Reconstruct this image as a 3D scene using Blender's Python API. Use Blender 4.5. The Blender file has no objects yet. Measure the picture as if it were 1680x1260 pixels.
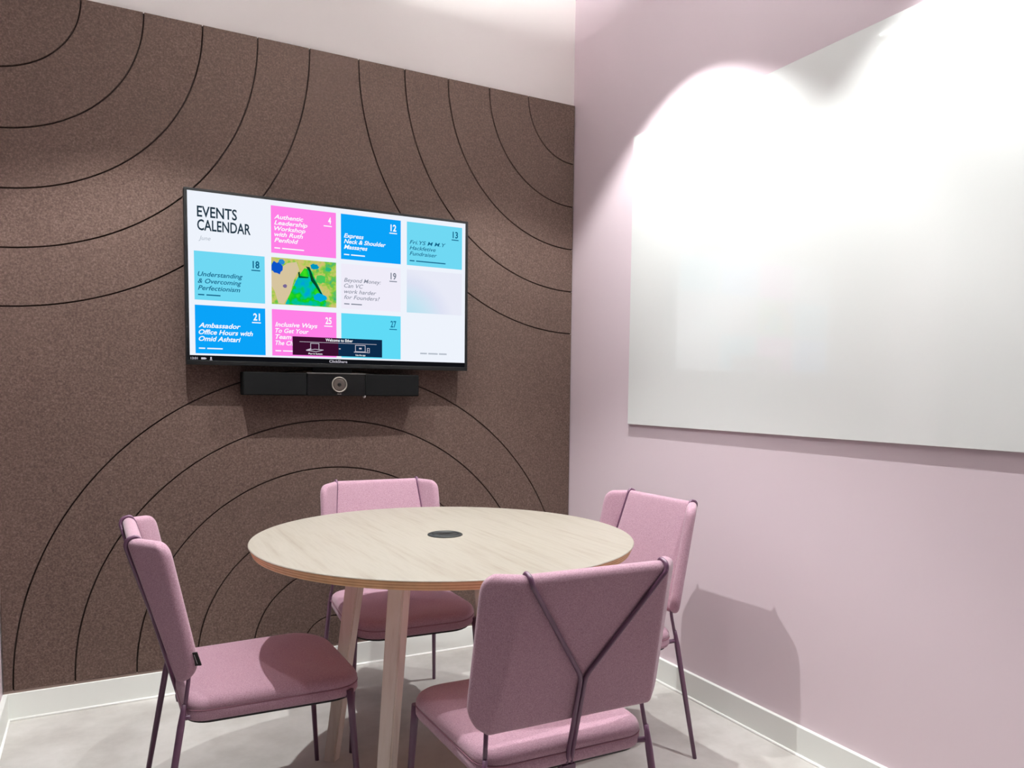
import bpy, bmesh, math, random
from mathutils import Vector, Matrix
random.seed(4)
C = bpy.context.scene
COL = C.collection

# ------------------------------------------------------------------ camera
FPX, YAW, PITCH, ROLL = 1260.25, 0.4895, -0.0696, 0.0111
cam = bpy.data.cameras.new('camera')
cam_ob = bpy.data.objects.new('camera', cam)
COL.objects.link(cam_ob)
fw = Vector((math.sin(YAW) * math.cos(PITCH), math.cos(YAW) * math.cos(PITCH), math.sin(PITCH)))
rt = Vector((math.cos(YAW), -math.sin(YAW), 0))
up = rt.cross(fw)
cr, sr = math.cos(ROLL), math.sin(ROLL)
rt, up = rt * cr + up * sr, up * cr - rt * sr
m = Matrix((rt, up, -fw)).transposed().to_4x4()
m.translation = Vector((-2.001, -3.170, 1.1835))
cam_ob.matrix_world = m
cam.sensor_fit = 'HORIZONTAL'
cam.sensor_width = 36
cam.lens = FPX / 1680 * 36
cam.shift_y = 98.6 / 1680
cam.clip_start = 0.02
C.camera = cam_ob

# ------------------------------------------------------------------ world, exposure
w = bpy.data.worlds.new('world')
C.world = w
w.use_nodes = True
w.node_tree.nodes['Background'].inputs[0].default_value = (1, 0.95, 0.93, 1)
w.node_tree.nodes['Background'].inputs[1].default_value = 0.1
C.view_settings.view_transform = 'Standard'
C.view_settings.look = 'None'
C.view_settings.gamma = 1
C.view_settings.use_curve_mapping = False
C.view_settings.exposure = 0.25

SPOT_W = [108.0, 138.0, 92.0, 28.0]
PENDANT_E = 8.0
CEILING_FILL_E = 740.0  # strength of the fill glow added on top of the pendant
SPOTS = [(-0.43, -0.87), (-1.81, -0.87), (-0.43, -2.10), (-1.81, -2.10)]
SPOT_Z = 2.75
WARM = (0.965, 1.0, 0.98)
cycles = getattr(C, 'cycles', None)
if cycles:
    cycles.max_bounces = 10
    cycles.diffuse_bounces = 6
    cycles.sample_clamp_indirect = 6


# ------------------------------------------------------------------ materials
def lin(c):
    return tuple(((v / 255) / 12.92 if v / 255 < 0.04045 else ((v / 255 + 0.055) / 1.055) ** 2.4) for v in c) + (1,)


def mat(name, col, rough=0.6, metal=0.0, spec=0.5, noise=None, bump=None, sheen=0, coat=0, raw=False):
    """col: sRGB 0-255 (or linear with raw); noise=(scale, amount); bump=(scale, strength)"""
    mt = bpy.data.materials.new(name)
    mt.use_nodes = True
    nt = mt.node_tree
    b = nt.nodes['Principled BSDF']
    c = tuple(col) + (1,) if raw else lin(col)
    b.inputs['Base Color'].default_value = c
    b.inputs['Roughness'].default_value = rough
    b.inputs['Metallic'].default_value = metal
    b.inputs['Specular IOR Level'].default_value = spec
    if sheen:
        b.inputs['Sheen Weight'].default_value = sheen
        b.inputs['Sheen Roughness'].default_value = 0.5
    if coat:
        b.inputs['Coat Weight'].default_value = coat
        b.inputs['Coat Roughness'].default_value = 0.03
    tc = nt.nodes.new('ShaderNodeTexCoord')
    if noise:
        n = nt.nodes.new('ShaderNodeTexNoise')
        n.inputs['Scale'].default_value = noise[0]
        n.inputs['Detail'].default_value = 4
        nt.links.new(tc.outputs['Object'], n.inputs['Vector'])
        r = nt.nodes.new('ShaderNodeMapRange')
        r.inputs['From Min'].default_value = 0.3
        r.inputs['From Max'].default_value = 0.7
        r.inputs['To Min'].default_value = 1 - noise[1]
        r.inputs['To Max'].default_value = 1 + noise[1]
        nt.links.new(n.outputs['Fac'], r.inputs['Value'])
        mx = nt.nodes.new('ShaderNodeMix')
        mx.data_type = 'RGBA'
        mx.blend_type = 'MULTIPLY'
        mx.inputs['Factor'].default_value = 1
        mx.inputs['A'].default_value = c
        nt.links.new(r.outputs['Result'], mx.inputs['B'])
        nt.links.new(mx.outputs['Result'], b.inputs['Base Color'])
    if bump:
        n2 = nt.nodes.new('ShaderNodeTexNoise')
        n2.inputs['Scale'].default_value = bump[0]
        n2.inputs['Detail'].default_value = 3
        nt.links.new(tc.outputs['Object'], n2.inputs['Vector'])
        bp = nt.nodes.new('ShaderNodeBump')
        bp.inputs['Strength'].default_value = bump[1]
        bp.inputs['Distance'].default_value = 0.002
        nt.links.new(n2.outputs['Fac'], bp.inputs['Height'])
        nt.links.new(bp.outputs['Normal'], b.inputs['Normal'])
    return mt


def emit(name, col, s=0.842):
    mt = bpy.data.materials.new(name)
    mt.use_nodes = True
    nt = mt.node_tree
    nt.nodes.clear()
    e = nt.nodes.new('ShaderNodeEmission')
    e.inputs[0].default_value = lin(col)
    e.inputs[1].default_value = s
    o = nt.nodes.new('ShaderNodeOutputMaterial')
    nt.links.new(e.outputs[0], o.inputs[0])
    return mt


def ramp(nt, fac, stops):
    r = nt.nodes.new('ShaderNodeValToRGB')
    el = r.color_ramp.elements
    while len(el) < len(stops):
        el.new(0.5)
    for e, (p, c) in zip(el, stops):
        e.position = p
        e.color = lin(c)
    nt.links.new(fac, r.inputs['Fac'])
    return r.outputs['Color']


def mapped_noise(nt, coord, scale, s3=(1, 1, 1), detail=5, rough=0.55):
    tc = nt.nodes.new('ShaderNodeTexCoord')
    mp = nt.nodes.new('ShaderNodeMapping')
    mp.inputs['Scale'].default_value = s3
    nt.links.new(tc.outputs[coord], mp.inputs['Vector'])
    n = nt.nodes.new('ShaderNodeTexNoise')
    n.inputs['Scale'].default_value = scale
    n.inputs['Detail'].default_value = detail
    n.inputs['Roughness'].default_value = rough
    nt.links.new(mp.outputs['Vector'], n.inputs['Vector'])
    return n.outputs['Fac']


M = {}
M['white_wall'] = mat('white_paint', (243, 236, 234), 0.8, bump=(220, 0.03))
M['pink_wall'] = mat('mauve_pink_paint', (0.70, 0.575, 0.625), 0.55, bump=(160, 0.04), spec=0.25, raw=True)
M['bounce_cut'] = mat('dark_bounce_absorber', (104, 94, 98), 0.15)  # dark tone chosen to swallow bounce light on unseen sides of the room
M['trim'] = mat('white_trim_paint', (232, 233, 229), 0.45)
M['caulk'] = mat('white_sealant', (250, 249, 246), 0.5)
M['ledge_shade'] = mat('taupe_ledge_shade', (150, 130, 122), 0.7)  # grey-brown that stands in for shade above the baseboard
M['backing'] = mat('dark_felt_backing', (38, 24, 20), 0.95)

# felt: brown with fine fibre flecks
fm = mat('brown_felt', (112, 90, 80), 0.95, spec=0.1, bump=(700, 0.35))
nt = fm.node_tree
f1 = mapped_noise(nt, 'Object', 150, detail=6, rough=0.8)
c1 = ramp(nt, f1, [(0.30, (66, 52, 47)), (0.5, (91, 74, 68)), (0.70, (122, 104, 96))])
f2 = mapped_noise(nt, 'Object', 2.2, detail=2)
r2 = nt.nodes.new('ShaderNodeMapRange')
r2.inputs['To Min'].default_value = 0.9
r2.inputs['To Max'].default_value = 1.1
nt.links.new(f2, r2.inputs['Value'])
mx = nt.nodes.new('ShaderNodeMix')
mx.data_type = 'RGBA'
mx.blend_type = 'MULTIPLY'
mx.inputs['Factor'].default_value = 1
nt.links.new(c1, mx.inputs['A'])
nt.links.new(r2.outputs['Result'], mx.inputs['B'])
nt.links.new(mx.outputs['Result'], nt.nodes['Principled BSDF'].inputs['Base Color'])
M['felt'] = fm

# floor: pale mottled concrete-look vinyl
fl = mat('pale_concrete_floor', (190, 184, 180), 0.42, spec=0.35)
nt = fl.node_tree
a = mapped_noise(nt, 'Object', 2.6, detail=9, rough=0.62)
c1 = ramp(nt, a, [(0.30, (170, 164, 160)), (0.47, (191, 186, 182)), (0.58, (204, 199, 196)), (0.75, (190, 184, 180))])
nt.links.new(c1, nt.nodes['Principled BSDF'].inputs['Base Color'])
M['floor'] = fl

# table veneer: whitewashed oak, grain along local y
tv = mat('whitewashed_oak', (226, 214, 198), 0.42, spec=0.4)
nt = tv.node_tree
a = mapped_noise(nt, 'Object', 14, (3.2, 0.22, 1), detail=7, rough=0.6)
c1 = ramp(nt, a, [(0.28, (140, 130, 118)), (0.42, (151, 142, 131)), (0.55, (157, 149, 139)), (0.72, (148, 139, 129))])
nt.links.new(c1, nt.nodes['Principled BSDF'].inputs['Base Color'])
M['veneer'] = tv
M['ply_light'] = mat('plywood_ply_light', (228, 184, 136), 0.5, noise=(30, 0.1))
M['ply_dark'] = mat('plywood_ply_dark', (204, 150, 102), 0.5, noise=(30, 0.12))
M['table_under'] = mat('table_underside', (180, 160, 140), 0.7)
lg = mat('pale_oak_leg', (214, 196, 182), 0.5)
nt = lg.node_tree
a = mapped_noise(nt, 'Object', 16, (3, 3, 0.25), detail=6)
c1 = ramp(nt, a, [(0.3, (220, 203, 190)), (0.5, (234, 220, 208)), (0.7, (238, 226, 216))])
nt.links.new(c1, nt.nodes['Principled BSDF'].inputs['Base Color'])
M['leg'] = lg

# chair fabric
fb = mat('mauve_wool_fabric', (190, 138, 156), 0.9, spec=0.15, sheen=0.25, bump=(900, 0.3))
nt = fb.node_tree
a = mapped_noise(nt, 'Object', 420, detail=4, rough=0.7)
c1 = ramp(nt, a, [(0.3, (152, 111, 129)), (0.5, (176, 138, 154)), (0.7, (197, 163, 177))])
nt.links.new(c1, nt.nodes['Principled BSDF'].inputs['Base Color'])
M['fabric'] = fb
M['piping'] = mat('dark_mauve_piping', (150, 106, 122), 0.85)
M['metal'] = mat('plum_powder_coat', (102, 66, 92), 0.38, spec=0.6)
M['black_pad'] = mat('black_under_pad', (24, 20, 22), 0.7)
M['tag'] = mat('black_woven_tag', (16, 15, 16), 0.6)
M['tag_mark'] = mat('grey_tag_stripe', (190, 184, 186), 0.6)

M['tv_black'] = mat('black_plastic_bezel', (11, 12, 14), 0.4, spec=0.3)
M['grille'] = mat('black_speaker_cloth', (7, 7, 8), 0.9, spec=0.15, bump=(900, 0.3))
M['gloss_black'] = mat('gloss_black_panel', (8, 8, 9), 0.3, spec=0.3)
M['grey_edge'] = mat('dark_grey_metal_edge', (96, 92, 90), 0.35, metal=0.7)
M['lens_ring'] = mat('silver_ring', (150, 142, 134), 0.35, metal=0.6)
M['lens'] = mat('brown_lens_mesh', (66, 56, 52), 0.4)
M['led'] = mat('frosted_lamp_lens', (170, 160, 160), 0.4)
M['glass_board'] = mat('white_glass_board', (232, 233, 232), 0.25, spec=0.5, coat=1.0)
M['standoff'] = mat('steel_standoff', (150, 150, 152), 0.3, metal=1)
M['grommet'] = mat('black_cable_cover', (30, 32, 32), 0.45)
M['fixture'] = mat('black_lamp_housing', (22, 22, 23), 0.5)
M['ceiling'] = mat('white_ceiling', (236, 232, 230), 0.9)
M['added_ceiling_fill'] = emit('added_fill_glow', (250, 255, 252), CEILING_FILL_E)  # added fill, throws ambient light off the ceiling
M['pendant'] = emit('pendant_diffuser', (250, 255, 252), PENDANT_E)
M['spot_lens'] = emit('spot_lens_glow', (255, 246, 238), 25)

# ------------------------------------------------------------------ helpers


def obj(name, bm, material=None, parent=None, smooth=False, mats=None):
    me = bpy.data.meshes.new(name)
    bm.normal_update()
    bm.to_mesh(me)
    bm.free()
    for x in (mats or [material]):
        me.materials.append(x)
    if smooth:
        for p in me.polygons:
            p.use_smooth = True
    o = bpy.data.objects.new(name, me)
    COL.objects.link(o)
    if parent:
        o.parent = parent
    return o


def shade_angle(o, deg=40):
    me = o.data
    for p in me.polygons:
        p.use_smooth = True
    me.set_sharp_from_angle(angle=math.radians(deg))
    return o


def stuff(o):
    o['kind'] = 'stuff'
    return o


def tag(o, label, cat, group=None):
    o['label'] = label
    o['category'] = cat
    if group:
        o['group'] = group
    return o


def thing(name, label, cat, loc=(0, 0, 0), rz=0, group=None):
    o = bpy.data.objects.new(name, None)
    o.empty_display_size = 0.1
    COL.objects.link(o)
    o.location = loc
    o.rotation_euler = (0, 0, rz)
    return tag(o, label, cat, group)


def struct(name, bm, material, **k):
    o = obj(name, bm, material, **k)
    o['kind'] = 'structure'
    return o


def add_box(bm, a, b, bev=0, seg=2, mi=0):
    a, b = Vector([min(p) for p in zip(a, b)]), Vector([max(p) for p in zip(a, b)])
    r = bmesh.ops.create_cube(bm, size=1)
    vs = r['verts']
    for v in vs:
        v.co = Vector(((a[i] + b[i]) / 2 + v.co[i] * (b[i] - a[i]) for i in range(3)))
    fs = list({f for v in vs for f in v.link_faces})
    for f in fs:
        f.material_index = mi
    if bev:
        es = list({e for v in vs for e in v.link_edges})
        bmesh.ops.bevel(bm, geom=es, offset=bev, segments=seg, profile=0.5, affect='EDGES')
    return vs


def box_bm(a, b, bev=0, seg=2):
    bm = bmesh.new()
    add_box(bm, a, b, bev, seg)
    return bm


def add_tube(bm, pts, radii, n=10, cap=True, mi=0):
    pts = [Vector(p) for p in pts]
    if not hasattr(radii, '__len__'):
        radii = [radii] * len(pts)
    rings = []
    prev = None
    for i, p in enumerate(pts):
        t = (pts[min(i + 1, len(pts) - 1)] - pts[max(i - 1, 0)]).normalized()
        if prev is None:
            ref = Vector((0, 0, 1)) if abs(t.z) < 0.9 else Vector((1, 0, 0))
            u = t.cross(ref).normalized()
        else:
            u = (prev - t * prev.dot(t)).normalized()
        prev = u
        v = t.cross(u)
        rings.append([bm.verts.new(p + (u * math.cos(2 * math.pi * k / n) + v * math.sin(2 * math.pi * k / n)) * radii[i]) for k in range(n)])
    for A, B in zip(rings, rings[1:]):
        for k in range(n):
            f = bm.faces.new((A[k], A[(k + 1) % n], B[(k + 1) % n], B[k]))
            f.smooth = True
            f.material_index = mi
    if cap:
        bm.faces.new(rings[0][::-1]).material_index = mi
        bm.faces.new(rings[-1]).material_index = mi


def tube_bm(pts, r, n=10):
    bm = bmesh.new()
    add_tube(bm, pts, r, n)
    bmesh.ops.recalc_face_normals(bm, faces=bm.faces)
    return bm


def fillet(pts, rad, n=5):
    """round the inner corners of a polyline"""
    pts = [Vector(p) for p in pts]
    out = [pts[0]]
    for a, b, c in zip(pts, pts[1:], pts[2:]):
        d1, d2 = (a - b), (c - b)
        r = min(rad, d1.length * 0.45, d2.length * 0.45)
        p, q = b + d1.normalized() * r, b + d2.normalized() * r
        for k in range(n + 1):
            t = k / n
            out.append(p * (1 - t) ** 2 + b * 2 * t * (1 - t) + q * t * t)
    out.append(pts[-1])
    return out


def lathe_bm(prof, n=48, center=(0, 0, 0)):
    bm = bmesh.new()
    cx, cy, cz = center
    rings = []
    for r, z in prof:
        if r < 1e-6:
            rings.append([bm.verts.new((cx, cy, cz + z))])
        else:
            rings.append([bm.verts.new((cx + r * math.cos(2 * math.pi * k / n), cy + r * math.sin(2 * math.pi * k / n), cz + z)) for k in range(n)])
    for A, B in zip(rings, rings[1:]):
        for k in range(n):
            a = [A[k % len(A)], A[(k + 1) % len(A)], B[(k + 1) % len(B)], B[k % len(B)]]
            a = list(dict.fromkeys(a))
            if len(a) > 2:
                bm.faces.new(a)
    bmesh.ops.recalc_face_normals(bm, faces=bm.faces)
    return bm


# ------------------------------------------------------------------ room shell
XL, XR, YB, YF, ZC = -2.336, 0.0, 0.0, -4.3, 3.2
T = 0.1
struct('floor', box_bm((XL - T, YF - T, -T), (XR + T, YB + T, 0)), M['floor'])
struct('ceiling', box_bm((XL - T, YF - T, ZC), (XR + T, YB + T, ZC + T)), M['ceiling'])
struct('wall_back', box_bm((XL - T, YB, 0), (XR + T, YB + T, ZC)), M['white_wall'])
struct('wall_right', box_bm((XR, YF, 0), (XR + T, YB, ZC)), M['pink_wall'])
struct('wall_left', box_bm((XL - T, -0.35, 0), (XL, YB, ZC)), M['pink_wall'])
struct('bounce_cut_pane_1', box_bm((XL - 0.06, YF, 0), (XL - 0.04, -0.35, ZC)), M['bounce_cut'])  # unseen dark pane, added to cut bounce light from the left
struct('wall_front', box_bm((XL - T, YF - T, 0), (XR + T, YF, ZC)), M['bounce_cut'])  # unseen wall, darkened to cut fill from behind the camera
BH, BT = 0.097, 0.016
struct('baseboard_back', box_bm((XL, -BT, 0), (XR, 0, BH), 0.0015, 1), M['trim'])
struct('baseboard_right', box_bm((-BT, YF, 0), (0, -BT, BH), 0.0015, 1), M['trim'])
struct('baseboard_left', box_bm((XL, -0.35, 0), (XL + BT, -BT, BH), 0.0015, 1), M['trim'])
# sealant beads where the baseboards meet the floor and wall
bm = bmesh.new()
add_tube(bm, [(XL + BT, -BT - 0.001, 0.002), (XR - BT, -BT - 0.001, 0.002)], 0.006, 8)
struct('trim_1', bm, M['caulk'])
bm = bmesh.new()
add_tube(bm, [(-BT - 0.001, YF, 0.002), (-BT - 0.001, -BT, 0.002)], 0.006, 8)
struct('trim_2', bm, M['caulk'])
bm = bmesh.new()
add_tube(bm, [(XL + BT + 0.001, -0.35, 0.002), (XL + BT + 0.001, -BT, 0.002)], 0.006, 8)
struct('trim_3', bm, M['caulk'])
struct('shade_strip_4', box_bm((XL + 0.002, -0.012, BH), (XR - 0.002, -0.001, BH + 0.009)), M['ledge_shade'])  # shade along the baseboard top, put in as a coloured strip

# ------------------------------------------------------------------ acoustic felt panelling
PX0, PX1, PZ0, PZ1 = XL + 0.004, -0.004, BH + 0.010, 2.525
BY, FY = -0.004, -0.015           # backing face, felt face
GAP = 0.0046
panel = obj('acoustic_panel', box_bm((PX0, BY, PZ0), (PX1, -0.0005, PZ1)), M['backing'])
tag(panel, 'brown felt acoustic panelling with curved grooves covering the back wall', 'wall panel')


def prism(poly, y0=BY, y1=FY, bev=0.0012):
    """poly: list of (x,z), extruded from y0 to y1 with a chamfered front edge"""
    bm = bmesh.new()
    n = len(poly)
    ar = sum(poly[i][0] * poly[(i + 1) % n][1] - poly[(i + 1) % n][0] * poly[i][1] for i in range(n))
    if ar < 0:
        poly = poly[::-1]
    ins = []
    for i in range(n):
        p0, p1, p2 = (Vector(poly[(i + k) % n]) for k in (-1, 0, 1))
        a, b = (p1 - p0).normalized(), (p2 - p1).normalized()
        nn = Vector((-a.y - b.y, a.x + b.x))
        nn = nn.normalized() if nn.length > 1e-6 else Vector((-a.y, a.x))
        cc = max(0.35, nn.dot(Vector((-a.y, a.x))))
        ins.append(p1 + nn * bev / cc)
    r0 = [bm.verts.new((p[0], y0, p[1])) for p in poly]
    r1 = [bm.verts.new((p[0], y1 + bev, p[1])) for p in poly]
    r2 = [bm.verts.new((p[0], y1, p[1])) for p in ins]
    for A, B in ((r0, r1), (r1, r2)):
        for i in range(n):
            bm.faces.new((A[i], A[(i + 1) % n], B[(i + 1) % n], B[i]))
    f = bm.faces.new(r2)
    bmesh.ops.triangulate(bm, faces=[f])
    bmesh.ops.recalc_face_normals(bm, faces=bm.faces)
    return bm


def arc(cx, cz, rx, rz, a0, a1, n):
    return [(cx + rx * math.cos(a0 + (a1 - a0) * k / n), cz + rz * math.sin(a0 + (a1 - a0) * k / n)) for k in range(n + 1)]


H2 = math.pi / 2
g = GAP / 2
FELT = [('felt_strip', None)]
LX, RX_, BX = PX0, PX1, -1.165
left_r = [(0.295 + 0.1975 * i, 0.281 + 0.1983 * i) for i in range(5)]
right_r = [(0.250 + 0.1985 * i, 0.271 + 0.199 * i) for i in range(5)]
bot_r = [(0.123, 0.123), (0.325, 0.333), (0.533, 0.540), (0.745, 0.750), (0.948, 0.946), (1.1385, 1.156)]


def fan(cx, cz, radii, a0, a1):
    prev = None
    for rx, rz in radii:
        n = int(10 + 34 * rx * (a1 - a0) / H2)
        outer = arc(cx, cz, rx - g, rz - g, a0, a1, n)
        poly = outer + ([(cx, cz)] if prev is None else arc(cx, cz, prev[0] + g, prev[1] + g, a0, a1, n)[::-1])
        obj('felt_strip', prism(poly), M['felt'], panel)
        prev = (rx, rz)


fan(LX, PZ1, left_r, -H2, 0)
fan(RX_, PZ1, right_r, math.pi, math.pi * 1.5)
fan(BX, PZ0, bot_r, 0, math.pi)
lr, rr, br = left_r[-1], right_r[-1], bot_r[-1]
field = (arc(LX, PZ1, lr[0] + g, lr[1] + g, -H2, 0, 56)
         + arc(RX_, PZ1, rr[0] + g, rr[1] + g, math.pi, math.pi * 1.5, 56)
         + [(RX_, PZ0)] + arc(BX, PZ0, br[0] + g, br[1] + g, 0, math.pi, 110) + [(LX, PZ0)])
obj('felt_field', prism(field), M['felt'], panel)

# ------------------------------------------------------------------ whiteboard
WY0, WY1, WZ0, WZ1 = -0.492, -2.9, 1.0455, 2.249
wb = obj('whiteboard', box_bm((-0.0135, WY1, WZ0), (-0.0085, WY0, WZ1), 0.001, 1), M['glass_board'])
tag(wb, 'large frameless white glass writing board floating off the pink right wall', 'whiteboard')
for y in (-0.62, -2.75):
    for z in (1.16, 2.13):
        bm = bmesh.new()
        add_tube(bm, [(-0.0085, y, z), (0.0, y, z)], 0.012, 12)
        obj('standoff', bm, M['standoff'], wb)
obj('rear_rail', box_bm((-0.0085, -2.85, 1.060), (-0.003, -0.53, 1.085)), M['standoff'], wb)

# ------------------------------------------------------------------ television
TX0, TX1, TZ0, TZ1 = -1.722, -0.573, 1.268, 1.917
TYF = -0.095
TK = 0.9887          # the set as measured, reduced to its true distance off the wall
tvt = thing('television', 'wall-mounted black flat-screen television showing a colourful events calendar', 'television', (-1.157, 0, 1.267))


def loc(pt):
    return ((pt[0] + 1.147) * TK, pt[1], (pt[2] - 1.268) * TK)


def tbox(name, a, b, material, parent=tvt, bev=0, seg=2):
    return obj(name, box_bm(loc(a), loc(b), bev, seg), material, parent)


# housing: tapered rear body
bm = bmesh.new()
add_box(bm, loc((TX0, -0.060, TZ0)), loc((TX1, TYF + 0.004, TZ1)), 0.003, 2)
add_box(bm, loc((TX0 + 0.12, -0.0165, TZ0 + 0.05)), loc((TX1 - 0.12, -0.062, TZ1 - 0.12)), 0.006, 2)
obj('housing', bm, M['tv_black'], tvt)
SX0, SX1, SZ0, SZ1 = -1.708, -0.588, 1.303, 1.907
# bezel: four strips round the screen
bm = bmesh.new()
yb0, yb1 = TYF + 0.006, TYF - 0.002
add_box(bm, loc((TX0, yb0, SZ1)), loc((TX1, yb1, TZ1)), 0.0012, 1)
add_box(bm, loc((TX0, yb0, TZ0)), loc((TX1, yb1, TZ0 + 0.016)), 0.0012, 1)
add_box(bm, loc((TX0, yb0, TZ0 + 0.016)), loc((SX0 - 0.002, yb1, SZ1)), 0.0012, 1)
add_box(bm, loc((SX1 + 0.002, yb0, TZ0 + 0.016)), loc((TX1, yb1, SZ1)), 0.0012, 1)
obj('bezel', bm, M['tv_black'], tvt)

SCR = emit('screen_white', (238, 243, 252))
screen = tbox('screen', (SX0 - 0.002, TYF + 0.004, SZ0), (SX1 + 0.002, TYF - 0.0002, SZ1), SCR)
BAR = emit('screen_status_bar', (20, 21, 26), 0.6)
statusbar = tbox('status_bar', (SX0 - 0.002, TYF + 0.004, TZ0 + 0.016), (SX1 + 0.002, TYF - 0.0003, SZ0), BAR)

E = {k: emit('screen_' + k, v) for k, v in dict(
    pink=(255, 128, 230), blue=(10, 163, 248), sky=(112, 216, 243), aqua=(96, 218, 246), pale=(239, 236, 249),
    cloud=(236, 240, 250), dark=(36, 56, 70), navy=(14, 98, 136), teal=(24, 120, 160), white=(250, 252, 255),
    grey=(128, 134, 150), lightgrey=(178, 186, 198), plum=(58, 14, 46), night=(12, 42, 74), icon=(205, 200, 214)).items()}
LAYER = [0]


def flat(name, rects, material, parent, dy):
    """rects (x0,z0,x1,z1) as thin printed areas lying on the screen"""
    bm = bmesh.new()
    for x0, z0, x1, z1 in rects:
        vs = [bm.verts.new(loc((x, TYF - dy, z))) for x, z in ((x0, z0), (x1, z0), (x1, z1), (x0, z1))]
        bm.faces.new(vs)
    return obj(name, bm, material, parent)


def text_bm(bm, s, x, z, h, width=None, shear=0.0, weight=0.0, dy=0.002, align='LEFT', contrast=1.0):
    """set a line of lettering: baseline-left at (x,z), cap height h, optional total width"""
    cu = bpy.data.curves.new('lettering', 'FONT')
    cu.body = s
    cu.size = 1
    cu.shear = shear
    cu.offset = weight
    cu.resolution_u = 3
    o = bpy.data.objects.new('lettering', cu)
    COL.objects.link(o)
    dg = bpy.context.evaluated_depsgraph_get()
    me = bpy.data.meshes.new_from_object(o.evaluated_get(dg))
    bpy.data.objects.remove(o)
    bpy.data.curves.remove(cu)
    xs = [v.co.x for v in me.vertices]
    mn, mxx = min(xs), max(xs)
    sz = h / 0.72
    sx = (width / (mxx - mn)) if width else sz
    off = 0 if align == 'LEFT' else (-(mxx - mn) * sx if align == 'RIGHT' else -(mxx - mn) * sx / 2)
    vs = [bm.verts.new(loc((x + off + (v.co.x - mn) * sx, TYF - dy, z + v.co.y * sz))) for v in me.vertices]
    for p in me.polygons:
        try:
            bm.faces.new([vs[i] for i in p.vertices])
        except ValueError:
            pass
    bpy.data.meshes.remove(me)


COLX = [-1.690, -1.411, -1.137, -0.856]
ROWZ = [1.887, 1.689, 1.490]
TW, TH = 0.254, 0.180


def tile(c, r, fill, ink, num=None, lines=(), lz=None, lh=0.0165, pitch=0.0235, widths=None, weight=0.02, sub=(0.10,)):
    x0, z1 = COLX[c], ROWZ[r]
    t = flat('calendar_tile', [(x0, z1 - TH, x0 + TW, z1)], fill, screen, 0.0008)
    bm = bmesh.new()
    if num:
        text_bm(bm, num, x0 + TW - 0.020, z1 - 0.047, 0.027, width=0.012 if len(num) == 1 else 0.025, weight=0.026, align='RIGHT')
        bx = x0 + TW - 0.050
        vs = [bm.verts.new(loc((x, TYF - 0.002, z))) for x, z in ((bx, z1 - 0.058), (bx + 0.033, z1 - 0.058), (bx + 0.033, z1 - 0.054), (bx, z1 - 0.054))]
        bm.faces.new(vs)
    for i, s in enumerate(lines):
        text_bm(bm, s, x0 + 0.012, lz - i * pitch, lh, width=(widths[i] if widths else None), shear=0.28, weight=weight)
    if sub:
        xx = x0 + 0.012
        for k, ln in enumerate((0.022,) + tuple(sub)):
            zz = z1 - TH + 0.017
            vs = [bm.verts.new(loc((x, TYF - 0.002, z))) for x, z in ((xx, zz), (xx + ln, zz), (xx + ln, zz + 0.0045), (xx, zz + 0.0045))]
            bm.faces.new(vs)
            xx += ln + 0.007
    if bm.verts:
        stuff(obj('tile_lettering', bm, ink, screen))
    else:
        bm.free()
    return t


tile(1, 0, E['pink'], E['white'], '4', ('Authentic', 'Leadership', 'Workshop', 'with Ruth', 'Penfold'), 1.838, 0.0165, 0.0222,
     (0.112, 0.128, 0.120, 0.110, 0.092), sub=(0.085,))
tile(2, 0, E['blue'], E['white'], '12', ('Express', 'Neck & Shoulder', 'Massages'), 1.794, 0.017, 0.0225, (0.082, 0.176, 0.098), sub=(0.058,))
tile(3, 0, E['sky'], E['navy'], '13', ('Fri.YS M M.Y', 'Hackfetive', 'Fundraiser'), 1.796, 0.0165, 0.0235, (0.165, 0.118, 0.124), 0.006, sub=(0.135,))
tile(0, 1, E['sky'], E['navy'], '18', ('Understanding', '& Overcoming', 'Perfectionism'), 1.597, 0.0175, 0.0255, (0.160, 0.155, 0.150), 0.012, sub=(0.050,))
tile(2, 1, E['pale'], E['grey'], '19', ('Beyond Money:', 'Can VC', 'work harder', 'for Founders?'), 1.617, 0.0165, 0.0230, (0.155, 0.080, 0.135, 0.150), 0.004, sub=(0.045,))
tile(0, 2, E['blue'], E['white'], '21', ('Ambassador', 'Office Hours with', 'Omid Ashtari'), 1.407, 0.0180, 0.0250, (0.150, 0.195, 0.150), sub=(0.055,))
tile(1, 2, E['pink'], E['white'], '25', ('Inclusive Ways', 'To Get Your', 'Team', 'The Ch'), 1.424, 0.0175, 0.0240, (0.165, 0.130, 0.062, 0.068), sub=(0.038,))
tile(2, 2, E['aqua'], E['teal'], '27', sub=())
# heading
bm = bmesh.new()
text_bm(bm, 'EVENTS', -1.677, 1.815, 0.040, 0.141, weight=0.018)
text_bm(bm, 'CALENDAR', -1.677, 1.766, 0.040, 0.190, weight=0.018)
stuff(obj('heading_lettering', bm, E['dark'], screen))
bm = bmesh.new()
text_bm(bm, 'June', -1.673, 1.730, 0.016, 0.042, shear=0.3)
stuff(obj('month_lettering', bm, E['lightgrey'], screen))

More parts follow.
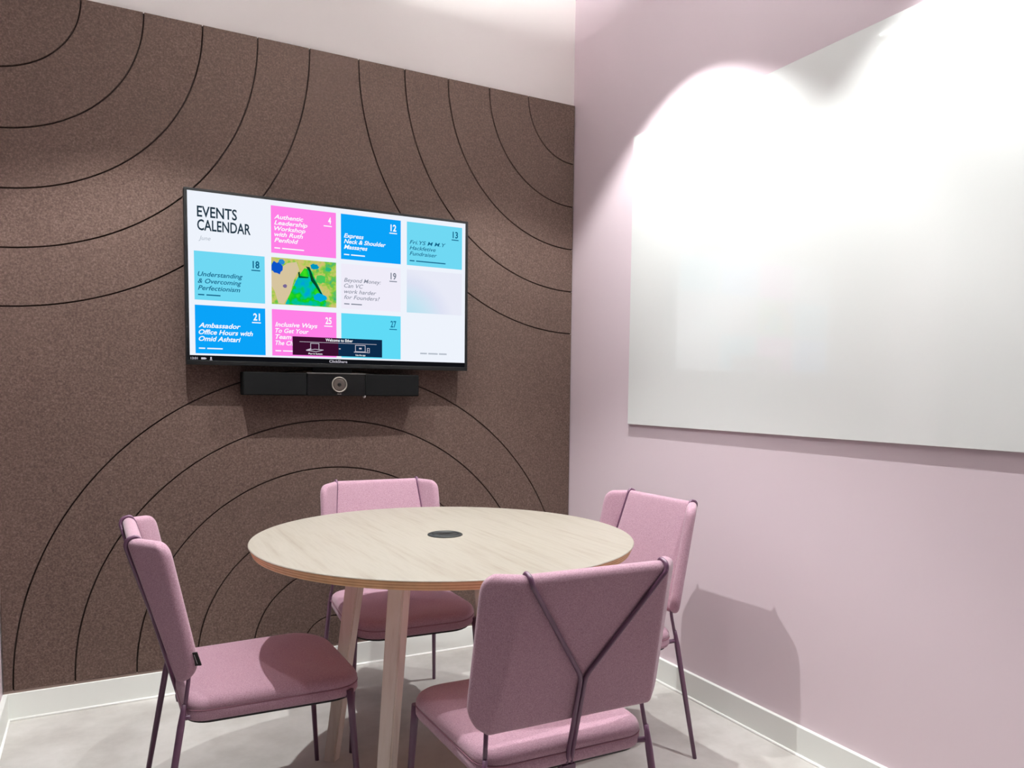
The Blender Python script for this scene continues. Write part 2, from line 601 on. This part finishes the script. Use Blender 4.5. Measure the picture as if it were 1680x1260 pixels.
# picture tile: abstract paint in greens, blues and straw
AX0, AZ1 = COLX[1], ROWZ[1] + 0.001
ab = bpy.data.materials.new('screen_abstract_paint')
ab.use_nodes = True
nt = ab.node_tree
nt.nodes.clear()
fa = mapped_noise(nt, 'Object', 24, (1, 1, 1), detail=3, rough=0.6)
ca = ramp(nt, fa, [(0.30, (40, 170, 130)), (0.42, (120, 200, 60)), (0.5, (188, 200, 96)), (0.6, (214, 190, 120)), (0.72, (150, 210, 70))])
e = nt.nodes.new('ShaderNodeEmission')
e.inputs[1].default_value = 0.842
o_ = nt.nodes.new('ShaderNodeOutputMaterial')
nt.links.new(ca, e.inputs[0])
nt.links.new(e.outputs[0], o_.inputs[0])
gn = bpy.data.materials.new('screen_green_teal_paint')
gn.use_nodes = True
nt = gn.node_tree
nt.nodes.clear()
fa = mapped_noise(nt, 'Object', 20, (1, 1, 1), detail=2, rough=0.6)
ca = ramp(nt, fa, [(0.32, (0, 160, 220)), (0.45, (0, 190, 170)), (0.54, (10, 200, 40)), (0.7, (70, 226, 30))])
e = nt.nodes.new('ShaderNodeEmission')
e.inputs[1].default_value = 0.842
o_ = nt.nodes.new('ShaderNodeOutputMaterial')
nt.links.new(ca, e.inputs[0])
nt.links.new(e.outputs[0], o_.inputs[0])
pic = flat('picture_tile', [(AX0, AZ1 - TH, AX0 + TW, AZ1)], ab, screen, 0.0008)


def poly(pts, material, dy, name='paint_patch'):
    bm = bmesh.new()
    bm.faces.new([bm.verts.new(loc((AX0 + u * TW, TYF - dy, AZ1 - v * TH))) for u, v in pts])
    bmesh.ops.triangulate(bm, faces=bm.faces)
    return obj(name, bm, material, screen)


def blob(cu, cv, ru, rv, n=16, j=0.25):
    return [(min(1, max(0, cu + ru * (1 + random.uniform(-j, j)) * math.cos(2 * math.pi * k / n))),
             min(1, max(0, cv + rv * (1 + random.uniform(-j, j)) * math.sin(2 * math.pi * k / n)))) for k in range(n)]


straw = emit('screen_straw_paint', (214, 196, 158))
poly([(0, 0.30), (0.13, 0.22), (0.24, 0.10), (0.38, 0.06), (0.42, 0.22), (0.34, 0.45), (0.28, 0.75), (0.18, 0.98), (0.10, 0.98), (0.04, 0.70), (0, 0.62)], straw, 0.0012)
poly([(0.50, 0.18), (0.60, 0.20), (0.66, 0.42), (0.74, 0.60), (0.84, 0.88), (0.82, 0.99), (0.20, 0.99), (0.27, 0.80), (0.33, 0.58), (0.40, 0.38)], gn, 0.0014)
poly(blob(0.08, 0.22, 0.10, 0.13), emit('screen_blue_paint', (10, 84, 200)), 0.0016)
poly(blob(0.15, 0.08, 0.045, 0.06), emit('screen_light_blue_paint', (40, 140, 210)), 0.0017)
dk = emit('screen_dark_green_paint', (4, 72, 44))
poly([(0.52, 0.14), (0.58, 0.15), (0.64, 0.38), (0.69, 0.50), (0.80, 0.78), (0.78, 0.79), (0.66, 0.54), (0.60, 0.44), (0.57, 0.24)], dk, 0.0018)
poly([(0.40, 0.28), (0.43, 0.27), (0.43, 0.36), (0.56, 0.37), (0.56, 0.39), (0.41, 0.40)], dk, 0.0018)
poly(blob(0.66, 0.13, 0.06, 0.06), emit('screen_cyan_paint', (0, 150, 190)), 0.0018)
poly(blob(0.87, 0.17, 0.05, 0.05), emit('screen_jade_paint', (40, 186, 130)), 0.0018)
poly(blob(0.76, 0.40, 0.08, 0.09), emit('screen_grass_paint', (70, 200, 90)), 0.0018)
poly(blob(0.74, 0.80, 0.09, 0.09), emit('screen_azure_paint', (0, 168, 222)), 0.0019)
poly(blob(0.20, 0.60, 0.03, 0.04), emit('screen_violet_paint', (120, 104, 150)), 0.0019)

# pale tile with a soft blue arc
gm = bpy.data.materials.new('screen_pale_blue_fade')
gm.use_nodes = True
nt = gm.node_tree
nt.nodes.clear()
tc = nt.nodes.new('ShaderNodeTexCoord')
vm = nt.nodes.new('ShaderNodeVectorMath')
vm.operation = 'DISTANCE'
vm.inputs[1].default_value = loc((COLX[3] - 0.02, TYF, ROWZ[1] - TH - 0.06))
nt.links.new(tc.outputs['Object'], vm.inputs[0])
ca = ramp(nt, vm.outputs['Value'], [(0.03, (176, 224, 240)), (0.12, (200, 228, 242)), (0.19, (222, 226, 244)), (0.24, (232, 234, 247))])
e = nt.nodes.new('ShaderNodeEmission')
e.inputs[1].default_value = 0.842
o_ = nt.nodes.new('ShaderNodeOutputMaterial')
nt.links.new(ca, e.inputs[0])
nt.links.new(e.outputs[0], o_.inputs[0])
flat('picture_tile', [(COLX[3], ROWZ[1] - TH, COLX[3] + TW, ROWZ[1])], gm, screen, 0.0008)
flat('caption_lettering', [(-0.795, 1.335, -0.764, 1.341), (-0.758, 1.335, -0.714, 1.341), (-0.708, 1.335, -0.672, 1.341)], E['lightgrey'], screen, 0.001)

# pop-up banner over the bottom tiles
px0, px1, pz0, pz1 = -1.333, -0.965, 1.315, 1.388
flat('popup_banner', [(px0, pz0, -1.150, pz1)], E['plum'], screen, 0.0024)
flat('popup_banner', [(-1.150, pz0, px1, pz1)], E['night'], screen, 0.0024)
bm = bmesh.new()
text_bm(bm, 'Welcome to Ether', -1.146, 1.3735, 0.0115, 0.112, weight=0.018, dy=0.0030, align='CENTER')
text_bm(bm, 'Plug in button', -1.243, 1.319, 0.0062, 0.056, weight=0.02, dy=0.0030, align='CENTER')
text_bm(bm, 'Use the app', -1.058, 1.319, 0.0062, 0.042, weight=0.02, dy=0.0030, align='CENTER')
stuff(obj('popup_lettering', bm, E['white'], screen))


def stroke(bm, pts, wd, dy, closed=False):
    pts = [Vector(p) for p in pts]
    if closed:
        pts = pts + [pts[0]]
    for a, b in zip(pts, pts[1:]):
        d = (b - a).normalized() * wd / 2
        n = Vector((-d.y, d.x))
        bm.faces.new([bm.verts.new(loc((q.x, TYF - dy, q.y))) for q in (a - d - n, b + d - n, b + d + n, a - d + n)])


bm = bmesh.new()
stroke(bm, [(-1.305, 1.368), (-0.990, 1.368)], 0.0016, 0.0030)
stroke(bm, [(-1.262, 1.340), (-1.262, 1.363), (-1.229, 1.363), (-1.229, 1.340)], 0.0022, 0.0031)
stroke(bm, [(-1.275, 1.334), (-1.246, 1.340), (-1.212, 1.338), (-1.240, 1.330)], 0.0022, 0.0032, True)
stroke(bm, [(-1.278, 1.335), (-1.262, 1.341)], 0.004, 0.0033)
stroke(bm, [(-1.079, 1.336), (-1.079, 1.362), (-1.038, 1.362), (-1.038, 1.336)], 0.0024, 0.0031, True)
stroke(bm, [(-1.084, 1.334), (-1.033, 1.334)], 0.0030, 0.0032)
stroke(bm, [(-1.029, 1.333), (-1.029, 1.351), (-1.020, 1.351), (-1.020, 1.333)], 0.0020, 0.0033, True)
stroke(bm, [(-1.029, 1.341), (-1.020, 1.341)], 0.0014, 0.0034)
stroke(bm, [(-1.061, 1.349), (-1.056, 1.349)], 0.006, 0.0035)
stroke(bm, [(-1.146, 1.345), (-1.143, 1.345)], 0.004, 0.0036)
stuff(obj('popup_icon', bm, E['icon'], screen))

# status bar marks
bm = bmesh.new()
text_bm(bm, '13:01', -1.707, 1.2875, 0.0085, 0.024, weight=0.01, dy=0.001)
text_bm(bm, 'ClickShare', -1.150, 1.2885, 0.0105, 0.074, weight=0.012, dy=0.001, align='CENTER')
stroke(bm, [(-1.667, 1.2915), (-1.659, 1.2915)], 0.007, 0.001)
stroke(bm, [(-1.658, 1.2915), (-1.654, 1.2915)], 0.0035, 0.0011)
stroke(bm, [(-1.636, 1.2915), (-1.636, 1.295)], 0.005, 0.001)
stroke(bm, [(-1.636, 1.286), (-1.636, 1.291)], 0.0014, 0.0011)
stroke(bm, [(-1.640, 1.2865), (-1.632, 1.2865)], 0.0014, 0.0012)
stuff(obj('status_lettering', bm, E['icon'], statusbar))

# ------------------------------------------------------------------ video bar
sb = thing('video_bar', 'slim black video soundbar with round camera lens mounted beneath the television', 'soundbar', (-1.171, 0, 1.155))


def sl(p):
    return (p[0] + 1.171, p[1], p[2] - 1.155)


def sbox(name, a, b, material, bev=0.002, parent=None):
    return obj(name, box_bm(sl(a), sl(b), bev, 2), material, parent or sb)


BZ0, BZ1, BYF = 1.155, 1.244, -0.100
sbox('speaker_grille', (-1.527, BYF, BZ0), (-1.287, -0.022, BZ1), M['grille'], 0.004)
sbox('speaker_grille', (-1.050, BYF, BZ0), (-0.815, -0.022, BZ1), M['grille'], 0.004)
sbox('center_panel', (-1.2855, BYF - 0.003, BZ0 - 0.001), (-1.0515, -0.022, BZ1 + 0.001), M['gloss_black'], 0.003)
sbox('top_edge', (-1.287, BYF - 0.0042, BZ1 - 0.003), (-1.050, BYF - 0.001, BZ1 + 0.0018), M['grey_edge'], 0.0006)
sbox('wall_bracket', (-1.33, -0.024, BZ0 + 0.02), (-1.01, -0.0152, BZ0 + 0.07), M['tv_black'], 0)
sbox('wall_bracket', (-1.25, -0.045, BZ1 - 0.002), (-1.09, -0.030, 1.267), M['tv_black'], 0)
lc = Vector(sl((-1.158, BYF - 0.003, 1.1995)))


def disc_y(rad_prof, n=40):
    b = lathe_bm(rad_prof, n)
    bmesh.ops.rotate(b, verts=b.verts, matrix=Matrix.Rotation(math.pi / 2, 3, 'X'))
    bmesh.ops.translate(b, verts=b.verts, vec=lc)
    return b


ring = obj('lens_ring', disc_y([(0.0265, 0.0), (0.0265, 0.003), (0.0295, 0.0045), (0.0315, 0.003), (0.0315, 0.0)]), M['lens_ring'], sb, True)
obj('camera_lens', disc_y([(0, 0.0016), (0.010, 0.0026), (0.022, 0.0020), (0.0262, 0.0006), (0.0262, 0)]), M['lens'], sb, True)
obj('lens_pupil', disc_y([(0, 0.0036), (0.005, 0.0034), (0.008, 0.0024), (0.008, 0.0)], 24), M['gloss_black'], sb, True)
bm = bmesh.new()
for x0, x1 in ((-1.166, -1.160), (-1.158, -1.150)):
    add_box(bm, sl((x0, BYF - 0.0036, 1.1605)), sl((x1, BYF - 0.003, 1.1635)))
obj('maker_mark', bm, M['lens_ring'], sb)
b_ = lathe_bm([(0, -0.007), (0.004, -0.006), (0.006, -0.002), (0.006, 0.003), (0, 0.003)], 16)
bmesh.ops.translate(b_, verts=b_.verts, vec=Vector(sl((-1.052, BYF + 0.006, BZ0 - 0.002))))
obj('indicator', b_, M['led'], sb, True)

# ------------------------------------------------------------------ table
TC = (-1.113, -1.087)
TZ = 0.755
TR = 0.5545
table = thing('round_table', 'round pale oak meeting table with plywood edge and four splayed square legs', 'table', (TC[0], TC[1], 0))
NT = 128
top = obj('tabletop', lathe_bm([(0, TZ - 0.0008), (TR - 0.003, TZ - 0.0008), (TR - 0.0008, TZ - 0.0018), (TR, TZ - 0.0035), (0, TZ - 0.0035)], NT), M['veneer'], table)
top.data.polygons.foreach_set('use_smooth', [False] * len(top.data.polygons))
zz, rr_ = TZ - 0.0035, TR - 0.0005
for k in range(6):
    z2 = zz - 0.0037
    r2_ = rr_ - 0.0016
    nm = 'ply_layer'
    lay = obj(nm, lathe_bm([(0, zz), (rr_, zz), (r2_, z2), (0, z2)], NT), M['ply_light'] if k % 2 else M['ply_dark'], top)
    shade_angle(lay, 30)
    zz, rr_ = z2, r2_
ZU = zz
# underframe ring plate under the top
bm = bmesh.new()
for k in range(4):
    a = 0.75 + H2 * k
    p = Vector((math.cos(a) * 0.36, math.sin(a) * 0.36, 0))
    q = Vector((-p.y, p.x, 0)).normalized() * 0.02
    vs = []
    for s, zc in ((0.0, ZU), (0.0, ZU - 0.035)):
        vs.append([bm.verts.new(Vector((0, 0, zc)) + q), bm.verts.new(p + Vector((0, 0, zc)) + q), bm.verts.new(p + Vector((0, 0, zc)) - q), bm.verts.new(Vector((0, 0, zc)) - q)])
    for i in range(4):
        bm.faces.new((vs[0][i], vs[0][(i + 1) % 4], vs[1][(i + 1) % 4], vs[1][i]))
    bm.faces.new(vs[0])
    bm.faces.new(vs[1][::-1])
bmesh.ops.recalc_face_normals(bm, faces=bm.faces)
obj('under_rail', bm, M['leg'], table)
LT, LF = 0.282, 0.392
for k in range(4):
    a = 0.75 + H2 * k
    d = Vector((math.cos(a), math.sin(a), 0))
    q = Vector((-d.y, d.x, 0))
    bm = bmesh.new()
    rings = []
    for rad, z, hw in ((LF, 0.0, 0.019), (LT, ZU, 0.0235)):
        c = d * rad + Vector((0, 0, z))
        rings.append([bm.verts.new(c + d * sx * hw + q * sy * hw) for sx, sy in ((-1, -1), (1, -1), (1, 1), (-1, 1))])
    for i in range(4):
        bm.faces.new((rings[0][i], rings[0][(i + 1) % 4], rings[1][(i + 1) % 4], rings[1][i]))
    bm.faces.new(rings[0][::-1])
    bm.faces.new(rings[1])
    bmesh.ops.recalc_face_normals(bm, faces=bm.faces)
    es = [e for e in bm.edges if abs(e.verts[0].co.z - e.verts[1].co.z) > 0.1]
    bmesh.ops.bevel(bm, geom=es, offset=0.004, segments=2, affect='EDGES')
    obj('leg', bm, M['leg'], table)
cov = obj('cable_cover', lathe_bm([(0.0, 0.0035), (0.036, 0.0035), (0.0375, 0.0022), (0.039, 0.0022), (0.041, 0.0045), (0.047, 0.0045), (0.0515, 0.0025), (0.052, 0.0), (0, 0)], 48, (0, 0, TZ - 0.0008)), M['grommet'], table)
cov['label'] = 'round black cable cover'
shade_angle(cov, 30)
obj('cover_slot', box_bm((-0.022, -0.006, TZ + 0.0026), (0.022, 0.006, TZ + 0.0032)), M['gloss_black'], cov)

# ------------------------------------------------------------------ chairs
CT, YT, ZT = 0.161, -0.287, 0.825
CB, YB_, ZB = 0.195, -0.190, 0.493
LEN = math.hypot(YT - YB_, ZT - ZB)
EV = Vector((0, (YT - YB_) / LEN, (ZT - ZB) / LEN))
EN = Vector((0, EV.z, -EV.y))          # forward normal
EU = Vector((1, 0, 0))
O0 = Vector((0, YB_, ZB)) - EN * 0.014
THK = 0.0165


def back_bm():
    bm = bmesh.new()
    th = math.radians(43)
    ct_, st_ = math.cos(th), math.sin(th)
    rows = [0, .004, .012, .025, .045, .07, .10, .15, .25, .4, .55, .7, .8, .87, .92, .95, .972, .986, .995, 1]
    wing = [0.06, 0.14, 0.26, 0.42, 0.58, 0.72, 0.83, 0.91, 0.96, 0.99, 1.0]
    mid = [0.0, 0.2, 0.4, 0.6, 0.8, 0.9, 0.95, 0.975, 1.0]
    cols = [('w', -b) for b in wing[::-1]] + [('c', -a) for a in mid[:0:-1]] + [('c', a) for a in mid] + [('w', b) for b in wing]
    front, back = [], []
    for t in rows:
        cc = CB + (CT - CB) * t
        wd = 0.052 + (0.092 - 0.052) * t
        rc_b, rc_t = 0.045, 0.034
        yb = t * LEN
        ext = 0.0
        if yb < rc_b:
            ext = rc_b - math.sqrt(max(0, rc_b ** 2 - (rc_b - yb) ** 2))
        elif LEN - yb < rc_t:
            ext = rc_t - math.sqrt(max(0, rc_t ** 2 - (rc_t - (LEN - yb)) ** 2))
        wfull = wd
        wd = wd - ext
        rf, rb = [], []
        for kind, b in cols:
            sg = -1 if b < 0 else 1
            ab_ = abs(b)
            v0, v1 = -0.010, LEN + 0.008
            if kind == 'c':
                u = cc * ab_
                wl = 0
                bb = 0
            else:
                u = cc
                wl = wd * ab_
                bb = wl / wfull
            v0 += 0.014 * bb
            v1 -= 0.024 * bb
            v = v0 + (v1 - v0) * t
            # distance to the outline for the edge rounding
            d = min(v - v0, v1 - v)
            if kind == 'w':
                d = min(d, wd - wl)
            rr0 = 0.016
            q = min(1, max(0, d) / rr0)
            h = THK * math.sqrt(max(0, 1 - (1 - q) ** 2))
            # puffed centre, pinched crease
            cd = abs(cc - u) if kind == 'c' else wl
            groove = 0.0055 * math.exp(-(cd / 0.010) ** 2)
            if kind == 'w':
                base = EU * sg * (cc + wl * ct_) + EN * (wl * st_)
                nrm = EN * ct_ - EU * sg * st_
            elif ab_ == 1:
                base = EU * sg * cc
                nrm = (EN * math.cos(th / 2) - EU * sg * math.sin(th / 2)) / math.cos(th / 2)
            else:
                base = EU * sg * u
                nrm = EN.copy()
            p = O0 + base + EV * v
            rf.append(bm.verts.new(p + nrm * max(0, h - groove * (h / THK))))
            rb.append(bm.verts.new(p - nrm * h))
        front.append(rf)
        back.append(rb)
    n = len(cols)
    for A, B, flip in [(front[i], front[i + 1], 0) for i in range(len(rows) - 1)] + [(back[i], back[i + 1], 1) for i in range(len(rows) - 1)]:
        for k in range(n - 1):
            f = [A[k], A[k + 1], B[k + 1], B[k]]
            bm.faces.new(f[::-1] if flip == 0 else f)
    bmesh.ops.remove_doubles(bm, verts=bm.verts, dist=0.00012)
    bmesh.ops.recalc_face_normals(bm, faces=bm.faces)
    return bm


def outline(hwf, hwr, yf, yr, rf, rr2, n=8):
    """rounded trapezoid seat plan, counter-clockwise"""
    pts = []
    for cx, cy, r, a0 in ((hwf, yf, rf, 0), (-hwf, yf, rf, H2), (-hwr, yr, rr2, math.pi), (hwr, yr, rr2, 1.5 * math.pi)):
        ox = cx - math.copysign(r, cx)
        oy = cy - r if cy > 0 else cy + r
        for k in range(n + 1):
            a = a0 + H2 * k / n
            pts.append((ox + r * math.cos(a), oy + r * math.sin(a)))
    return pts


def loft_seat(levels, cap_z):
    bm = bmesh.new()
    base = outline(0.225, 0.212, 0.243, -0.206, 0.10, 0.06)
    c = Vector((0, 0.02))
    rings = []
    for z, ins in levels:
        ring_ = []
        for x, y in base:
            v = Vector((x, y)) - c
            L = v.length
            v = v * (1 - ins / L)
            # front edge waterfalls down a little
            wf = max(0, (y - 0.12) / 0.13) ** 2 * 0.010
            ring_.append(bm.verts.new((c.x + v.x, c.y + v.y, z - wf)))
        rings.append(ring_)
    n = len(base)
    for A, B in zip(rings, rings[1:]):
        for k in range(n):
            bm.faces.new((A[k], A[(k + 1) % n], B[(k + 1) % n], B[k]))
    ctr = bm.verts.new((c.x, c.y, cap_z))
    for k in range(n):
        bm.faces.new((rings[-1][k], rings[-1][(k + 1) % n], ctr))
    bm.faces.new(rings[0][::-1])
    bmesh.ops.recalc_face_normals(bm, faces=bm.faces)
    return bm, base, c


def make_chair(label, group):
    t = thing('upholstered_chair', label, 'chair', group=group)
    seat_levels = [(0.375, 0.010), (0.377, 0.004), (0.385, 0.0), (0.400, 0.0005), (0.4035, 0.0035), (0.407, 0.0005), (0.416, 0.0015), (0.424, 0.006), (0.430, 0.014), (0.4335, 0.026), (0.436, 0.05), (0.438, 0.10), (0.4395, 0.15)]
    bm, base, c = loft_seat(seat_levels, 0.440)
    seat = obj('seat', bm, M['fabric'], t, True)
    # piping seam round the seat
    pts = []
    for x, y in base:
        wf = max(0, (y - 0.12) / 0.13) ** 2 * 0.010
        v = Vector((x, y)) - c
        v = v * (1 - 0.0012 / v.length)
        pts.append((c.x + v.x, c.y + v.y, 0.4035 - wf))
    bm = bmesh.new()
    add_tube(bm, pts + [pts[0]], 0.0018, 6, cap=False)
    pp = obj('piping', bm, M['piping'], seat, True)
    back = obj('backrest', back_bm(), M['fabric'], t, True)
    sd = back.modifiers.new('smooth', 'SUBSURF')
    sd.levels = 1
    sd.render_levels = 1
    # woven tag on the right-hand edge of the backrest
    th = math.radians(43)
    e0 = O0 + EU * (CB + 0.048 * math.cos(th)) + EN * (0.048 * math.sin(th)) + EV * 0.045
    dirw = (EU * math.cos(th) + EN * math.sin(th))
    nn = (EN * math.cos(th) - EU * math.sin(th))
    bm = bmesh.new()
    vs = add_box(bm, (-0.002, -0.0016, -0.017), (0.018, 0.0016, 0.017))
    mtx = Matrix((dirw, -nn, EV)).transposed()
    for v in vs:
        v.co = e0 + mtx @ v.co
    tg = obj('label_tag', bm, M['tag'], t)
    tg['label'] = 'small black fabric tag'
    bm = bmesh.new()
    for sy in (-0.0019, 0.0017):
        vs = add_box(bm, (0.0085, sy, -0.012), (0.0105, sy + 0.0002, 0.012))
        for v in vs:
            v.co = e0 + mtx @ v.co
    obj('tag_stripe', bm, M['tag_mark'], tg)
    # one bent rod each side: up the spine, out in a Y, over the top, down the crease to the rear leg
    bk = O0 - EN * (THK + 0.0048)
    for s in (-1, 1):
        sp = 0.0056 * s
        J = Vector((sp, 0, 0)) + bk + EV * (0.597 - ZB) * 1.04
        K = Vector((sp, -0.199, 0.376))
        topv = LEN + 0.008
        P1 = bk + EU * s * (CT - 0.002) + EV * (topv - 0.012)
        P2 = O0 - EN * (THK * 0.6 + 0.003) + EU * s * CT + EV * (topv + 0.0015)
        P3 = O0 + EN * (THK * 0.5) + EU * s * CT + EV * (topv + 0.0015)
        P4 = O0 + EN * (THK - 0.0035) + EU * s * CT + EV * (topv - 0.014)
        P5 = O0 + EN * (THK - 0.0035) + EU * s * CB + EV * 0.0
        P6 = O0 + EN * 0.004 + EU * s * (CB + 0.001) + EV * (-0.022)
        P7 = Vector((s * 0.203, -0.203, 0.412))
        path = fillet([K, J, P1, P2, P3, P4, P5, P6, P7], 0.016, 5)
        obj('back_rod', tube_bm(path, 0.0050, 10), M['metal'], t)
    # legs
    for s in (-1, 1):
        a = Vector((s * 0.2025, -0.203, 0.425))
        f = Vector((s * 0.231, -0.276, 0.0))
        pts = [a, a.lerp(f, 0.05), a.lerp(f, 0.12), a.lerp(f, 0.5), f + Vector((0, 0, 0.0))]
        leg = obj('leg', tube_bm(pts, [0.0052, 0.0068, 0.0085, 0.0080, 0.0066], 12), M['metal'], t)
        a = Vector((s * 0.211, 0.200, 0.392))
        f = Vector((s * 0.230, 0.225, 0.0))
        obj('leg', tube_bm([a, a.lerp(f, 0.12), a.lerp(f, 0.5), f], [0.0100, 0.0098, 0.0082, 0.0066], 12), M['metal'], t)
    # under-seat carrier and brackets
    bm, _, _ = loft_seat([(0.3675, 0.018), (0.3685, 0.014), (0.3765, 0.010)], 0.3770)
    obj('seat_pan', bm, M['black_pad'], t)
    for s in (-1, 1):
        obj('seat_bracket', tube_bm([(s * 0.150, -0.150, 0.370), (s * 0.203, -0.2065, 0.392)], [0.008, 0.0065], 8), M['metal'], t)
        obj('seat_bracket', tube_bm([(s * 0.150, 0.150, 0.370), (s * 0.211, 0.200, 0.376)], [0.008, 0.0075], 8), M['metal'], t)
    obj('rod_clamp', box_bm((-0.016, -0.2045, 0.362), (0.016, -0.120, 0.373), 0.001, 1), M['metal'], t)
    return t


def copy_tree(o, parent=None):
    c = o.copy()
    COL.objects.link(c)
    if parent:
        c.parent = parent
    for ch in o.children:
        copy_tree(ch, c)
    return c


GRP = 'mauve chairs round the table'
chair = make_chair('mauve upholstered chair in front of the table, seen from behind showing its Y-shaped back rods', GRP)
chair.location = (-1.117, -1.600, 0)
chair.rotation_euler = (0, 0, -0.027)
for (x, y, r), lb in (((-1.645, -1.018, -1.557), 'mauve upholstered chair left of the table, side on, with table shadow across its seat'),
                      ((-0.613, -1.097, 1.591), 'mauve upholstered chair right of the table, with its back to the pink wall'),
                      ((-1.071, -0.571, 3.092), 'mauve upholstered chair behind the table, with its back to the brown felt wall')):
    c2 = copy_tree(chair)
    c2.location = (x, y, 0)
    c2.rotation_euler = (0, 0, r)
    c2['label'] = lb

# ------------------------------------------------------------------ lamps
pd = thing('linear_pendant', 'long slim linear lamp hanging above the table', 'lamp', (-1.14, -1.60, 2.72))
obj('housing', box_bm((-0.025, -0.80, 0.012), (0.025, 0.80, 0.060), 0.002, 1), M['fixture'], pd)
obj('diffuser', box_bm((-0.021, -0.795, 0.0), (0.021, 0.795, 0.012)), M['pendant'], pd)
obj('added_ceiling_fill', box_bm((-0.021, -0.795, 0.0600), (0.021, 0.795, 0.0615)), M['added_ceiling_fill'], pd)  # glowing face added to brighten the ceiling and upper walls
for y in (-0.6, 0.6):
    bm = bmesh.new()
    add_tube(bm, [(0, y, 0.06), (0, y, ZC - 2.72)], 0.0025, 8)
    obj('cable', bm, M['fixture'], pd)

NEAR = {0: 'black cylinder spotlight on the ceiling nearest the corner of felt and pink walls',
        1: 'black cylinder spotlight on the ceiling at the left of the felt wall',
        2: 'black cylinder spotlight on the ceiling along the far end of the whiteboard',
        3: 'black cylinder spotlight on the ceiling along the left wall behind the camera'}
for i, (x, y) in enumerate(SPOTS):
    sp = thing('spotlight', NEAR[i], 'lamp', (x, y, SPOT_Z), group='ceiling spotlights')
    can = obj('lamp_can', lathe_bm([(0.038, 0.0), (0.042, 0.0), (0.042, ZC - SPOT_Z), (0, ZC - SPOT_Z), (0, 0.035), (0.036, 0.030)], 24), M['fixture'], sp)
    obj('lamp_lens', lathe_bm([(0, 0.0), (0.020, 0.0), (0.020, 0.004), (0, 0.004)], 20, (0, 0, 0.002)), M['spot_lens'], sp)
    li = bpy.data.lights.new('spot_beam', 'SPOT')
    li.energy = SPOT_W[i]
    li.color = WARM
    li.spot_size = math.radians(103)
    li.spot_blend = 0.32
    li.shadow_soft_size = 0.014
    lo = bpy.data.objects.new('spot_beam', li)
    COL.objects.link(lo)
    lo.parent = sp
    lo.location = (0, 0, -0.002)
